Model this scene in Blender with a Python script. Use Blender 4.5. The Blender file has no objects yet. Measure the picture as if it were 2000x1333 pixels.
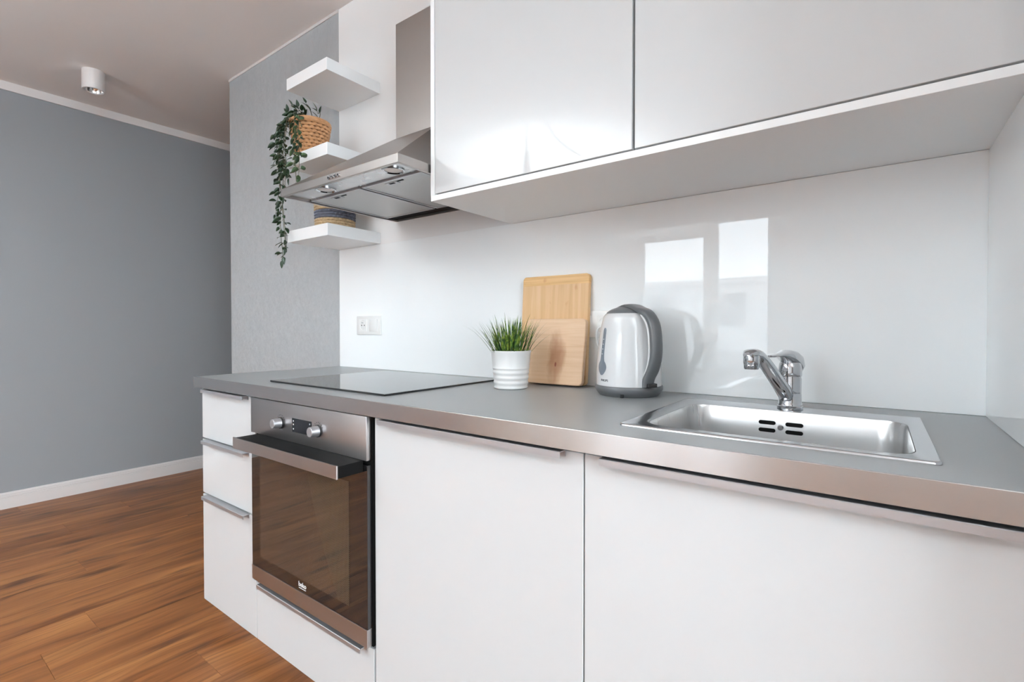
import bpy, bmesh, math, random
from mathutils import Vector, Matrix, Euler
random.seed(7)
PI = math.pi
sc = bpy.context.scene
col = sc.collection

# ------------------------------------------------------------------ camera
cam = bpy.data.cameras.new('camera'); camo = bpy.data.objects.new('camera', cam); col.objects.link(camo)
cam.sensor_width = 36.0; cam.lens = 963.13 / 2000 * 36.0
cam.shift_y = -(666.5 - 654.99) / 2000
cam.clip_start = 0.02; cam.clip_end = 200
CZ = 1.0992
camo.location = (0, 0, CZ)
camo.rotation_euler = (PI/2 - 0.0147, 0, 0.6376)
sc.camera = camo

# ------------------------------------------------------------------ view + world + light
sc.view_settings.view_transform = 'Standard'; sc.view_settings.look = 'None'
sc.view_settings.gamma = 1.0; sc.view_settings.use_curve_mapping = False
sc.view_settings.exposure = 0.83
SKY = 7.0
w = bpy.data.worlds.new('overcast'); sc.world = w; w.use_nodes = True
nt = w.node_tree; bg = nt.nodes['Background']
tc = nt.nodes.new('ShaderNodeTexCoord'); mp = nt.nodes.new('ShaderNodeMapping'); mp.inputs['Scale'].default_value = (1, 1, 3)
ns = nt.nodes.new('ShaderNodeTexNoise'); ns.inputs['Scale'].default_value = 2.2; ns.inputs['Detail'].default_value = 5
rp = nt.nodes.new('ShaderNodeValToRGB')
rp.color_ramp.elements[0].position = .3; rp.color_ramp.elements[0].color = (.80, .89, .97, 1)
rp.color_ramp.elements[1].position = .7; rp.color_ramp.elements[1].color = (.93, .97, 1, 1)
nt.links.new(tc.outputs['Generated'], mp.inputs['Vector']); nt.links.new(mp.outputs[0], ns.inputs['Vector'])
nt.links.new(ns.outputs['Fac'], rp.inputs['Fac']); nt.links.new(rp.outputs[0], bg.inputs['Color'])
bg.inputs['Strength'].default_value = SKY
try:
    sc.cycles.use_denoising = True
    sc.cycles.max_bounces = 14; sc.cycles.diffuse_bounces = 9; sc.cycles.glossy_bounces = 6
    sc.cycles.transmission_bounces = 6; sc.cycles.transparent_max_bounces = 12
    sc.cycles.caustics_reflective = False; sc.cycles.caustics_refractive = False
    sc.cycles.sample_clamp_indirect = 8.0
except Exception: pass

# room measures
XFAR, XEND, XPAINT, XR = -4.2523, -3.146, -2.04, 0.1851
YB, YWIN, ZCEIL = 1.3877, -3.26, 2.59
XROOM, YCORR = 1.9, 4.6
ZTOP = 0.918
WX0, WX1, WZ0, WZ1 = -2.50, -0.90, 0.55, 2.42      # window opening
DY0, DY1 = -3.0, 0.5                               # large unseen side-wall window added for light, right of the camera

def portal(x0, x1, z0, z1):
    l = bpy.data.lights.new('daylight_portal', 'AREA'); l.shape = 'RECTANGLE'; l.size = x1 - x0; l.size_y = z1 - z0
    try: l.cycles.is_portal = True
    except Exception: pass
    o = bpy.data.objects.new('daylight_portal', l); col.objects.link(o)
    o.location = (x0/2+x1/2, YWIN - .12, (z0+z1)/2); o.rotation_euler = (PI/2, 0, 0)
    return o
portal(WX0, WX1, WZ0, WZ1)

o = portal(DY0, DY1, 0.3, 2.4); o.location = (XROOM + .1, (DY0+DY1)/2, 1.45); o.rotation_euler = (PI/2, 0, PI/2)  # portal of the added side window
# floor uplighter standing left behind the camera (its glow shows mirrored in the wall cabinet door)
ULX, ULY, ULZ = -2.36, -1.85, 2.0
ul = bpy.data.lights.new('uplighter_lamp', 'AREA'); ul.shape = 'DISK'; ul.size = .24; ul.energy = 188; ul.color = (.82, .94, 1.0)
# unseen twin added to the right behind the camera to brighten the kitchen
UR_FILL = (1.45, -1.0, 2.0)
ul_fill = ul.copy(); ul_fill.energy = 55; ulo_fill = bpy.data.objects.new('uplighter_lamp', ul_fill); col.objects.link(ulo_fill); ulo_fill.location = UR_FILL; ulo_fill.rotation_euler = (PI, 0, 0)
ulo = bpy.data.objects.new('uplighter_lamp', ul); col.objects.link(ulo); ulo.location = (ULX, ULY, ULZ); ulo.rotation_euler = (PI, 0, 0)

# ------------------------------------------------------------------ materials
def srgb(r, g, b):
    f = lambda c: (c/255/12.92) if c/255 <= .04045 else ((c/255+.055)/1.055)**2.4
    return (f(r), f(g), f(b), 1)
def mat(name, c, rough=.5, metal=0, ior=1.5, noise=None, bump=None, coat=0, alpha=None):
    m = bpy.data.materials.new(name); m.use_nodes = True
    t = m.node_tree; b = t.nodes['Principled BSDF']
    b.inputs['Base Color'].default_value = c; b.inputs['Roughness'].default_value = rough
    b.inputs['Metallic'].default_value = metal; b.inputs['IOR'].default_value = ior
    if coat: b.inputs['Coat Weight'].default_value = coat; b.inputs['Coat Roughness'].default_value = .05
    if noise or bump:
        tcn = t.nodes.new('ShaderNodeTexCoord')
    if noise:   # (scale vec, strength, rough_strength, detail)
        sv, st, rs, dt = noise
        mpn = t.nodes.new('ShaderNodeMapping'); mpn.inputs['Scale'].default_value = sv
        nn = t.nodes.new('ShaderNodeTexNoise'); nn.inputs['Scale'].default_value = 1; nn.inputs['Detail'].default_value = dt
        t.links.new(tcn.outputs['Object'], mpn.inputs['Vector']); t.links.new(mpn.outputs[0], nn.inputs['Vector'])
        mx = t.nodes.new('ShaderNodeMix'); mx.data_type = 'RGBA'
        mx.inputs['A'].default_value = tuple(x*(1-st) for x in c[:3]) + (1,); mx.inputs['B'].default_value = tuple(min(1, x*(1+st)) for x in c[:3]) + (1,)
        t.links.new(nn.outputs['Fac'], mx.inputs['Factor']); t.links.new(mx.outputs['Result'], b.inputs['Base Color'])
        if rs:
            mr = t.nodes.new('ShaderNodeMapRange'); mr.inputs['To Min'].default_value = max(.02, rough-rs); mr.inputs['To Max'].default_value = rough+rs
            t.links.new(nn.outputs['Fac'], mr.inputs['Value']); t.links.new(mr.outputs[0], b.inputs['Roughness'])
    if bump:    # (scale vec, strength, distance, detail)
        sv, st, ds, dt = bump
        mpn = t.nodes.new('ShaderNodeMapping'); mpn.inputs['Scale'].default_value = sv
        nn = t.nodes.new('ShaderNodeTexNoise'); nn.inputs['Scale'].default_value = 1; nn.inputs['Detail'].default_value = dt
        t.links.new(tcn.outputs['Object'], mpn.inputs['Vector']); t.links.new(mpn.outputs[0], nn.inputs['Vector'])
        bp = t.nodes.new('ShaderNodeBump'); bp.inputs['Strength'].default_value = st; bp.inputs['Distance'].default_value = ds
        t.links.new(nn.outputs['Fac'], bp.inputs['Height']); t.links.new(bp.outputs[0], b.inputs['Normal'])
    return m
M = {}
M['white_gloss'] = mat('white_gloss', (.545, .56, .57, 1), .05)
M['white_satin'] = mat('white_satin', (.84, .86, .87, 1), .35)
M['white_paint'] = mat('white_paint', (.82, .82, .82, 1), .7, bump=((60, 60, 60), .05, .002, 3))
M['ceiling'] = mat('ceiling_paint', (.75, .72, .705, 1), .85, bump=((40, 40, 40), .04, .002, 3))
M['grey_plaster'] = mat('grey_plaster', (.365, .38, .392, 1), .75, noise=((28, 28, 14), .10, 0, 6), bump=((60, 60, 25), .8, .006, 6))
M['grey_paint'] = mat('grey_paint', (.255, .264, .28, 1), .8, bump=((120, 120, 120), .05, .001, 2))
M['white_trim'] = mat('white_trim', (.62, .59, .58, 1), .4)
M['glass_panel'] = mat('back_painted_glass', (.90, .925, .935, 1), .015, ior=1.52)
M['joint'] = mat('dark_joint', (.06, .06, .065, 1), .6)
M['steel'] = mat('brushed_steel', (.40, .37, .35, 1), .33, 1, noise=((6, 6, 6), .05, .03, 3))
M['steel_edge'] = mat('brushed_steel_edge', (.54, .53, .53, 1), .26, 1)
M['steel_oven'] = mat('oven_steel', (.50, .475, .47, 1), .33, 1, noise=((5, 5, 40), .06, .04, 3))
M['sink_steel'] = mat('sink_steel', (.70, .70, .70, 1), .28, 1, noise=((9, 200, 9), .02, .02, 2))
M['sink_rim'] = mat('sink_rim_steel', (.60, .61, .63, 1), .16, 1)
M['hood_under'] = mat('hood_underside_steel', (.50, .50, .50, 1), .25, 1, noise=((22, 22, 22), .35, .12, 5))
M['chrome'] = mat('chrome', (.60, .61, .63, 1), .04, 1)
M['aluminium'] = mat('aluminium', (.50, .50, .52, 1), .45, .9)
M['counter'] = mat('counter_laminate', (.305, .318, .326, 1), .36, 0.0, noise=((500, 500, 500), .05, 0, 2))
M['black_glass'] = mat('black_glass', (.008, .008, .009, 1), .02, ior=1.8)
M['black'] = mat('black_plastic', (.012, .012, .013, 1), .35)
M['black_matt'] = mat('black_matt', (.006, .006, .006, 1), .55, ior=1.18)
M['display'] = mat('oven_display', (.012, .013, .016, 1), .2, ior=1.25)
M['grey_plastic'] = mat('grey_plastic', (.115, .12, .127, 1), .36)
M['gauge'] = mat('water_gauge', (.16, .18, .21, 1), .15)
M['kettle_white'] = mat('kettle_white', (.68, .69, .70, 1), .12)
M['plastic_white'] = mat('plastic_white', (.80, .80, .79, 1), .25)
M['pot_white'] = mat('pot_white', (.68, .68, .675, 1), .32)
M['soil'] = mat('soil', (.03, .025, .02, 1), .9)
M['leaf'] = mat('leaf_green', (.012, .034, .012, 1), .38, noise=((30, 30, 30), .5, 0, 2))
M['leaf_pale'] = mat('leaf_pale', (.045, .09, .035, 1), .4, noise=((30, 30, 30), .4, 0, 2))
M['stem'] = mat('stem', (.10, .09, .05, 1), .6)
M['wicker'] = mat('wicker', (.50, .26, .12, 1), .6, noise=((60, 60, 160), .4, 0, 3))
M['wicker_pale'] = mat('wicker_pale', (.46, .33, .19, 1), .6, noise=((60, 60, 160), .4, 0, 3))
M['wicker_dark'] = mat('wicker_dark', (.10, .045, .02, 1), .8)
M['wicker_blue'] = mat('wicker_blue', (.10, .11, .15, 1), .6, noise=((60, 60, 160), .5, 0, 3))
M['lamp_reflector'] = mat('lamp_reflector', (.75, .75, .75, 1), .15, 1)
M['lens'] = mat('frosted_lens', (.65, .66, .66, 1), .12)
M['facade'] = mat('facade_render', (.50, .50, .51, 1), .9)
M['facade_dark'] = mat('facade_dark', (.18, .18, .19, 1), .6)
M['concrete'] = mat('balcony_concrete', (.68, .68, .68, 1), .9)
M['print_white'] = mat('print_white', (.85, .85, .85, 1), .4)
M['print_dark'] = mat('print_dark', (.05, .05, .06, 1), .4)
M['art_paper'] = mat('art_paper', (.72, .72, .72, 1), .6)
M['art_ink'] = mat('art_ink', (.22, .22, .23, 1), .6)

def win_glass():
    m = bpy.data.materials.new('window_glass'); m.use_nodes = True; t = m.node_tree
    t.nodes.remove(t.nodes['Principled BSDF']); out = t.nodes['Material Output']
    tr = t.nodes.new('ShaderNodeBsdfTransparent'); tr.inputs[0].default_value = (.96, .97, .97, 1)
    gl = t.nodes.new('ShaderNodeBsdfGlossy'); gl.inputs['Roughness'].default_value = .0
    fr = t.nodes.new('ShaderNodeFresnel'); fr.inputs[0].default_value = 1.45
    mx = t.nodes.new('ShaderNodeMixShader')
    t.links.new(fr.outputs[0], mx.inputs[0]); t.links.new(tr.outputs[0], mx.inputs[1]); t.links.new(gl.outputs[0], mx.inputs[2])
    t.links.new(mx.outputs[0], out.inputs[0]); return m
M['window_glass'] = win_glass()

def aniso(m, tangent, a):
    t = m.node_tree; b = t.nodes['Principled BSDF']; c = t.nodes.new('ShaderNodeCombineXYZ')
    for i in range(3): c.inputs[i].default_value = tangent[i]
    b.inputs['Anisotropic'].default_value = a; t.links.new(c.outputs[0], b.inputs['Tangent'])
aniso(M['steel_edge'], (0, 0, 1), .9); aniso(M['steel_oven'], (0, 0, 1), .7)

class NB:   # tiny node builder
    def __init__(s, m): s.t = m.node_tree; s.b = s.t.nodes['Principled BSDF']
    def n(s, typ, **kw):
        x = s.t.nodes.new(typ)
        for k, v in kw.items():
            if k.startswith('_'): setattr(x, k[1:], v)
            else: x.inputs[k.replace('__', ' ')].default_value = v
        return x
    def l(s, a, b): s.t.links.new(a, b)
    def ramp(s, fac, stops):
        r = s.t.nodes.new('ShaderNodeValToRGB'); e = r.color_ramp.elements
        while len(e) < len(stops): e.new(.5)
        for el, (p, c) in zip(e, stops): el.position = p; el.color = c
        s.l(fac, r.inputs['Fac']); return r.outputs[0]
    def mix(s, fac, a, b, mode='MIX'):
        x = s.t.nodes.new('ShaderNodeMix'); x.data_type = 'RGBA'; x.blend_type = mode
        for k, v in (('Factor', fac), ('A', a), ('B', b)):
            if isinstance(v, (tuple, float, int)): x.inputs[k].default_value = v
            else: s.l(v, x.inputs[k])
        return x.outputs['Result']
    def math(s, op, a, b=0.0):
        x = s.t.nodes.new('ShaderNodeMath'); x.operation = op
        for i, v in enumerate((a, b)):
            if isinstance(v, (float, int)): x.inputs[i].default_value = v
            else: s.l(v, x.inputs[i])
        return x.outputs[0]

def plank_mat():
    m = mat('oak_plank', (.4, .2, .1, 1), .42, ior=1.38); q = NB(m)
    tcn = q.n('ShaderNodeTexCoord'); oi = q.n('ShaderNodeObjectInfo')
    off = q.n('ShaderNodeCombineXYZ'); q.l(q.math('MULTIPLY', oi.outputs['Random'], 37.0), off.inputs[0]); q.l(q.math('MULTIPLY', oi.outputs['Random'], 91.0), off.inputs[1])
    add = q.n('ShaderNodeVectorMath', _operation='ADD'); q.l(tcn.outputs['Object'], add.inputs[0]); q.l(off.outputs[0], add.inputs[1])
    wm = q.n('ShaderNodeMapping', Scale=(3.5, 1.3, 1)); q.l(add.outputs[0], wm.inputs['Vector'])
    wn = q.n('ShaderNodeTexNoise', Scale=1.0, Detail=3.0); q.l(wm.outputs[0], wn.inputs['Vector'])
    wo = q.n('ShaderNodeCombineXYZ'); q.l(q.math('MULTIPLY', q.math('SUBTRACT', wn.outputs['Fac'], .5), .16), wo.inputs[0])
    ad2 = q.n('ShaderNodeVectorMath', _operation='ADD'); q.l(add.outputs[0], ad2.inputs[0]); q.l(wo.outputs[0], ad2.inputs[1]); add = ad2
    def noise(sv, detail, dist, rough=.55):
        mp_ = q.n('ShaderNodeMapping', Scale=sv); q.l(add.outputs[0], mp_.inputs['Vector'])
        n_ = q.n('ShaderNodeTexNoise', Scale=1.0, Detail=detail, Distortion=dist, Roughness=rough); q.l(mp_.outputs[0], n_.inputs['Vector']); return n_.outputs['Fac']
    broad = noise((9, 1.1, 1), 3, .8)
    grain = noise((46, 1.7, 1), 6, 1.2, .6)
    fine = noise((240, 7, 1), 4, .2)
    base = q.ramp(broad, [(.28, srgb(104, 62, 33)), (.5, srgb(133, 85, 48)), (.72, srgb(158, 108, 64))])
    g = q.ramp(grain, [(.32, (.40, .33, .29, 1)), (.46, (.85, .82, .78, 1)), (.58, (1.05, 1.03, 1.0, 1)), (.75, (1.28, 1.24, 1.15, 1))])
    c1 = q.mix(.8, base, g, 'MULTIPLY')
    f = q.ramp(fine, [(.35, (.78, .76, .74, 1)), (.6, (1, 1, 1, 1))])
    c2 = q.mix(.5, c1, f, 'MULTIPLY')
    # knots and cathedral streaks
    mpk = q.n('ShaderNodeMapping', Scale=(6.5, 1.5, 1)); q.l(add.outputs[0], mpk.inputs['Vector'])
    kn = q.n('ShaderNodeTexVoronoi', _voronoi_dimensions='2D', Scale=1.0, Randomness=1.0); q.l(mpk.outputs[0], kn.inputs['Vector'])
    kd = q.math('ADD', kn.outputs['Distance'], q.math('MULTIPLY', q.math('SUBTRACT', grain, .5), .35))
    km = q.ramp(kd, [(.02, (1, 1, 1, 1)), (.17, (0, 0, 0, 1))])
    c3 = q.mix(q.math('MULTIPLY', km, .8), c2, srgb(66, 36, 24))
    hv = q.n('ShaderNodeHueSaturation', Saturation=1.0); q.l(c3, hv.inputs['Color'])
    q.l(q.math('ADD', q.math('MULTIPLY', oi.outputs['Random'], .12), .94), hv.inputs['Value'])
    q.l(hv.outputs[0], q.b.inputs['Base Color'])
    q.l(q.math('ADD', q.math('MULTIPLY', fine, .2), .30), q.b.inputs['Roughness'])
    bp = q.n('ShaderNodeBump', Strength=.12, Distance=.001); q.l(fine, bp.inputs['Height']); q.l(bp.outputs[0], q.b.inputs['Normal'])
    return m
M['plank'] = plank_mat()

def board_mat(name, dark, mid, light, vert=True, stain=False, head=None):
    m = mat(name, mid, .45); q = NB(m)
    tcn = q.n('ShaderNodeTexCoord'); sep = q.n('ShaderNodeSeparateXYZ'); q.l(tcn.outputs['Object'], sep.inputs[0])
    def noise(sv, detail, dist):
        mp_ = q.n('ShaderNodeMapping', Scale=sv); q.l(tcn.outputs['Object'], mp_.inputs['Vector'])
        n_ = q.n('ShaderNodeTexNoise', Scale=1.0, Detail=detail, Distortion=dist); q.l(mp_.outputs[0], n_.inputs['Vector']); return n_.outputs['Fac']
    sv = (90, 20, 4) if vert else (6, 20, 110)
    g = noise(sv, 5, .6)
    c = q.ramp(g, [(.28, dark), (.5, mid), (.75, light)])
    if head:
        g2 = noise((5, 20, 150), 4, .3)
        c2 = q.ramp(g2, [(.3, srgb(196, 150, 90)), (.7, srgb(226, 186, 128))])
        c = q.mix(q.math('GREATER_THAN', sep.outputs[2], head), c, c2)
        # lamella blotches
        mp_ = q.n('ShaderNodeMapping', Scale=(28, 1, 22)); q.l(tcn.outputs['Object'], mp_.inputs['Vector'])
        v = q.n('ShaderNodeTexNoise', Scale=1.0, Detail=1.0); q.l(mp_.outputs[0], v.inputs['Vector'])
        c = q.mix(q.ramp(v.outputs['Fac'], [(.64, (0, 0, 0, 1)), (.72, (.5, .5, .5, 1))]), c, srgb(176, 112, 58))
    if stain:
        dx = q.math('MULTIPLY', q.math('SUBTRACT', sep.outputs[0], .012), 1/.036)
        dz = q.math('MULTIPLY', q.math('SUBTRACT', sep.outputs[2], .085), 1/.095)
        d = q.math('ADD', q.math('POWER', q.math('ABSOLUTE', dx), 2.0), q.math('POWER', q.math('ABSOLUTE', dz), 2.0))
        d = q.math('ADD', d, q.math('MULTIPLY', q.math('SUBTRACT', noise((40, 1, 18), 3, .5), .5), 1.4))
        c = q.mix(q.ramp(d, [(.05, (.62, .62, .62, 1)), (1.25, (0, 0, 0, 1))]), c, srgb(150, 88, 48))
        dx = q.math('MULTIPLY', q.math('SUBTRACT', sep.outputs[0], .012), 1/.0035)
        dz = q.math('MULTIPLY', q.math('SUBTRACT', sep.outputs[2], .062), 1/.008)
        d = q.math('ADD', q.math('POWER', q.math('ABSOLUTE', dx), 2.0), q.math('POWER', q.math('ABSOLUTE', dz), 2.0))
        c = q.mix(q.ramp(d, [(.5, (.8, .8, .8, 1)), (1.2, (0, 0, 0, 1))]), c, srgb(120, 40, 28))
    q.l(c, q.b.inputs['Base Color'])
    return m
M['bamboo'] = board_mat('bamboo_board', srgb(200, 160, 112), srgb(210, 171, 124), srgb(218, 182, 138), True, head=.318)
M['beech'] = board_mat('beech_board', srgb(206, 168, 132), srgb(213, 178, 144), srgb(219, 187, 156), False, stain=True)

def dot_mat():
    # oven inner pane: a printed grid of fine lines on dark glass
    m = mat('oven_inner_pane', (.05, .04, .035, 1), .03, ior=2.0); q = NB(m)
    tcn = q.n('ShaderNodeTexCoord'); sep = q.n('ShaderNodeSeparateXYZ'); q.l(tcn.outputs['Object'], sep.inputs[0])
    wv = q.math('SINE', q.math('MULTIPLY', sep.outputs[2], 2*PI/.0052))
    wx = q.math('SINE', q.math('MULTIPLY', sep.outputs[0], 2*PI/.0052))
    f = q.math('GREATER_THAN', q.math('MULTIPLY', wv, wx), .12)
    c = q.mix(f, (.010, .008, .007, 1), (.085, .062, .048, 1)); q.l(c, q.b.inputs['Base Color']); return m
M['oven_pane'] = dot_mat()
def filter_mat():
    m = mat('filter_mesh', (.5, .5, .5, 1), .35, .8); q = NB(m)
    tcn = q.n('ShaderNodeTexCoord'); sep = q.n('ShaderNodeSeparateXYZ'); q.l(tcn.outputs['Object'], sep.inputs[0])
    a = q.math('SINE', q.math('MULTIPLY', q.math('ADD', sep.outputs[0], sep.outputs[1]), 2*PI/.007))
    b_ = q.math('SINE', q.math('MULTIPLY', q.math('SUBTRACT', sep.outputs[0], sep.outputs[1]), 2*PI/.007))
    f = q.math('GREATER_THAN', q.math('MULTIPLY', a, b_), .1)
    q.l(q.mix(f, (.30, .30, .30, 1), (.62, .62, .61, 1)), q.b.inputs['Base Color']); return m
M['filter'] = filter_mat()

# ------------------------------------------------------------------ mesh helpers
OFF = {}     # world offset of each object (all roots that use it are unrotated)
def link(name, bm, m, parent=None, smooth=None, loc=None, recalc=True):
    """bmesh in world coordinates -> object; under a parent it is shifted into the parent's space"""
    if recalc: bmesh.ops.recalc_face_normals(bm, faces=bm.faces)
    if parent is not None: off = OFF[parent.name]
    else:
        if loc is None:
            xs = [v.co for v in bm.verts]
            loc = Vector(((min(v.x for v in xs)+max(v.x for v in xs))/2, (min(v.y for v in xs)+max(v.y for v in xs))/2, min(v.z for v in xs)))
        off = Vector(loc)
    bmesh.ops.translate(bm, verts=bm.verts, vec=-off)
    me = bpy.data.meshes.new(name); bm.to_mesh(me); bm.free()
    ms = m if isinstance(m, (list, tuple)) else [m]
    for x in ms: me.materials.append(M[x] if isinstance(x, str) else x)
    if smooth is not None:
        me.shade_smooth()
        if smooth < 179: me.set_sharp_from_angle(angle=math.radians(smooth))
    o = bpy.data.objects.new(name, me); col.objects.link(o)
    if parent is not None: o.parent = parent
    else: o.location = off
    OFF[o.name] = off
    return o
def tag(o, label, cat, group=None, kind=None):
    if label: o['label'] = label
    if cat: o['category'] = cat
    if group: o['group'] = group
    if kind: o['kind'] = kind
    return o
def thing(name, label, cat, loc, group=None):
    o = bpy.data.objects.new(name, None); col.objects.link(o); o.location = loc; o.empty_display_size = .05
    OFF[o.name] = Vector(loc); return tag(o, label, cat, group)
def struct(name, bm, m, label=None, parent=None, smooth=None, loc=(0, 0, 0)):
    o = link(name, bm, m, parent, smooth, loc=loc)
    if parent is None: o['kind'] = 'structure'
    if label: o['label'] = label
    return o
def box(bm, x0, x1, y0, y1, z0, z1, bev=0, seg=2, mi=0):
    x0, x1 = sorted((x0, x1)); y0, y1 = sorted((y0, y1)); z0, z1 = sorted((z0, z1))
    r = bmesh.ops.create_cube(bm, size=1.0)
    vs = r['verts']
    for v in vs:
        v.co = Vector((x0 if v.co.x < 0 else x1, y0 if v.co.y < 0 else y1, z0 if v.co.z < 0 else z1))
    es = set(e for v in vs for e in v.link_edges)
    fs = set(f for v in vs for f in v.link_faces)
    for f in fs: f.material_index = mi
    if bev:
        bmesh.ops.bevel(bm, geom=list(es), offset=bev, segments=seg, affect='EDGES', profile=.5)
    return bm
def B(*a, **k): return box(bmesh.new(), *a, **k)
def ring(bm, pts): return [bm.verts.new(p) for p in pts]
def bridge(bm, a, b, closed=True, mi=0):
    n = len(a); out = []
    for i in range(n if closed else n-1):
        j = (i+1) % n
        try: f = bm.faces.new((a[i], a[j], b[j], b[i])); f.material_index = mi; out.append(f)
        except ValueError: pass
    return out
def cap(bm, r, mi=0):
    f = bm.faces.new(r); f.material_index = mi; return f
def lathe(bm, prof, cx, cy, n=48, capb=True, capt=True, mi=0, sx=1, sy=1, a0=0):
    """prof: list of (r, z)"""
    prev = None; first = None
    for r, z in prof:
        rg = ring(bm, [(cx + sx*r*math.cos(a0+2*PI*k/n), cy + sy*r*math.sin(a0+2*PI*k/n), z) for k in range(n)])
        if prev: bridge(bm, prev, rg, mi=mi)
        else: first = rg
        prev = rg
    if capb and prof[0][0] > 1e-5: cap(bm, first, mi)
    if capt and prof[-1][0] > 1e-5: cap(bm, prev, mi)
    return bm
def cyl(bm, p0, p1, r0, r1=None, n=20, mi=0, caps=True):
    if r1 is None: r1 = r0
    p0 = Vector(p0); p1 = Vector(p1); d = (p1-p0).normalized()
    u = d.orthogonal().normalized(); v = d.cross(u)
    a = ring(bm, [p0 + r0*(math.cos(2*PI*k/n)*u + math.sin(2*PI*k/n)*v) for k in range(n)])
    b = ring(bm, [p1 + r1*(math.cos(2*PI*k/n)*u + math.sin(2*PI*k/n)*v) for k in range(n)])
    bridge(bm, a, b, mi=mi)
    if caps: cap(bm, a, mi); cap(bm, b, mi)
    return bm
def tube(bm, pts, r, n=8, closed=False, mi=0):
    pts = [Vector(p) for p in pts]; rings = []; N = len(pts); u = None
    rr = r if isinstance(r, (list, tuple)) else [r]*N
    for i, p in enumerate(pts):
        a = pts[i-1] if (i > 0 or closed) else p; b = pts[(i+1) % N] if (i < N-1 or closed) else p
        d = (b-a).normalized()
        if u is None: u = d.orthogonal().normalized()
        u = (u - d*u.dot(d)).normalized(); v = d.cross(u)
        rings.append(ring(bm, [p + rr[i]*(math.cos(2*PI*k/n)*u + math.sin(2*PI*k/n)*v) for k in range(n)]))
    for i in range(N-1): bridge(bm, rings[i], rings[i+1], mi=mi)
    if closed: bridge(bm, rings[-1], rings[0], mi=mi)
    else: cap(bm, rings[0], mi); cap(bm, rings[-1], mi)
    return bm
def rrect(x0, x1, y0, y1, r, n=6):
    pts = []
    for cx, cy, a in ((x1-r, y1-r, 0), (x0+r, y1-r, PI/2), (x0+r, y0+r, PI), (x1-r, y0+r, 3*PI/2)):
        for k in range(n+1):
            t = a + PI/2*k/n; pts.append((cx + r*math.cos(t), cy + r*math.sin(t)))
    return pts
def smoothstep(a, b, x): t = max(0, min(1, (x-a)/(b-a))); return t*t*(3-2*t)
def catmull(ps, m=6):
    ps = [Vector(p) for p in ps]; out = []
    for i in range(len(ps)-1):
        p0 = ps[max(i-1, 0)]; p1 = ps[i]; p2 = ps[i+1]; p3 = ps[min(i+2, len(ps)-1)]
        for k in range(m):
            t = k/m; out.append(.5*((2*p1) + (p2-p0)*t + (2*p0-5*p1+4*p2-p3)*t*t + (3*p1-p0-3*p2+p3)*t**3))
    out.append(ps[-1]); return out
def text_bm(s, size, extrude=.0003):
    c = bpy.data.curves.new('txt', 'FONT'); c.body = s; c.size = size; c.extrude = extrude; c.resolution_u = 4
    c.align_x = 'CENTER'; c.align_y = 'CENTER'
    o = bpy.data.objects.new('txt', c); col.objects.link(o)
    me = bpy.data.meshes.new_from_object(o.evaluated_get(bpy.context.evaluated_depsgraph_get()))
    bm = bmesh.new(); bm.from_mesh(me)
    bpy.data.objects.remove(o); bpy.data.curves.remove(c); bpy.data.meshes.remove(me)
    return bm      # lies in XY, faces +Z

# ------------------------------------------------------------------ room shell
# floor: slab with separate planks
fl = struct('floor', B(XFAR-.1, XROOM+.1, YWIN-.2, YCORR+.1, -.15, -.009), 'concrete')
PW, PL = .2, 1.29
nx = int(math.ceil((XROOM - XFAR)/PW)); cnt = 0; plank_cache = {}
for i in range(nx):
    x0 = XFAR + i*PW; x1 = min(x0+PW, XROOM)
    st = YWIN + .0 - (0.33 if i % 3 == 1 else .80 if i % 3 == 2 else 0) + .1*math.sin(i*2.7)
    if i == 6: st = .637 - 3*PL
    y = st
    while y < YCORR:
        ya, yb = max(y, YWIN), min(y+PL, YCORR)
        if x0 > XEND + .2: yb = min(yb, YB)
        if yb - ya > .02 and x1 - x0 > .02:
            key = (round(x1-x0, 3), round(yb-ya, 3))
            if key not in plank_cache:
                w_, l_ = key; g = .00035; bm = bmesh.new()
                a = ring(bm, [(g, g, -.009), (w_-g, g, -.009), (w_-g, l_-g, -.009), (g, l_-g, -.009)])
                b = ring(bm, [(g, g, -.0006), (w_-g, g, -.0006), (w_-g, l_-g, -.0006), (g, l_-g, -.0006)])
                e = .0007
                c = ring(bm, [(e, e, 0), (w_-e, e, 0), (w_-e, l_-e, 0), (e, l_-e, 0)])
                bridge(bm, a, b); bridge(bm, b, c); cap(bm, c); cap(bm, a)
                bmesh.ops.recalc_face_normals(bm, faces=bm.faces)
                me = bpy.data.meshes.new('plank'); bm.to_mesh(me); bm.free(); me.materials.append(M['plank']); plank_cache[key] = me
            o = bpy.data.objects.new('plank', plank_cache[key]); col.objects.link(o); o.parent = fl; o.location = (x0, ya, 0); cnt += 1
        y += PL

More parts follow.
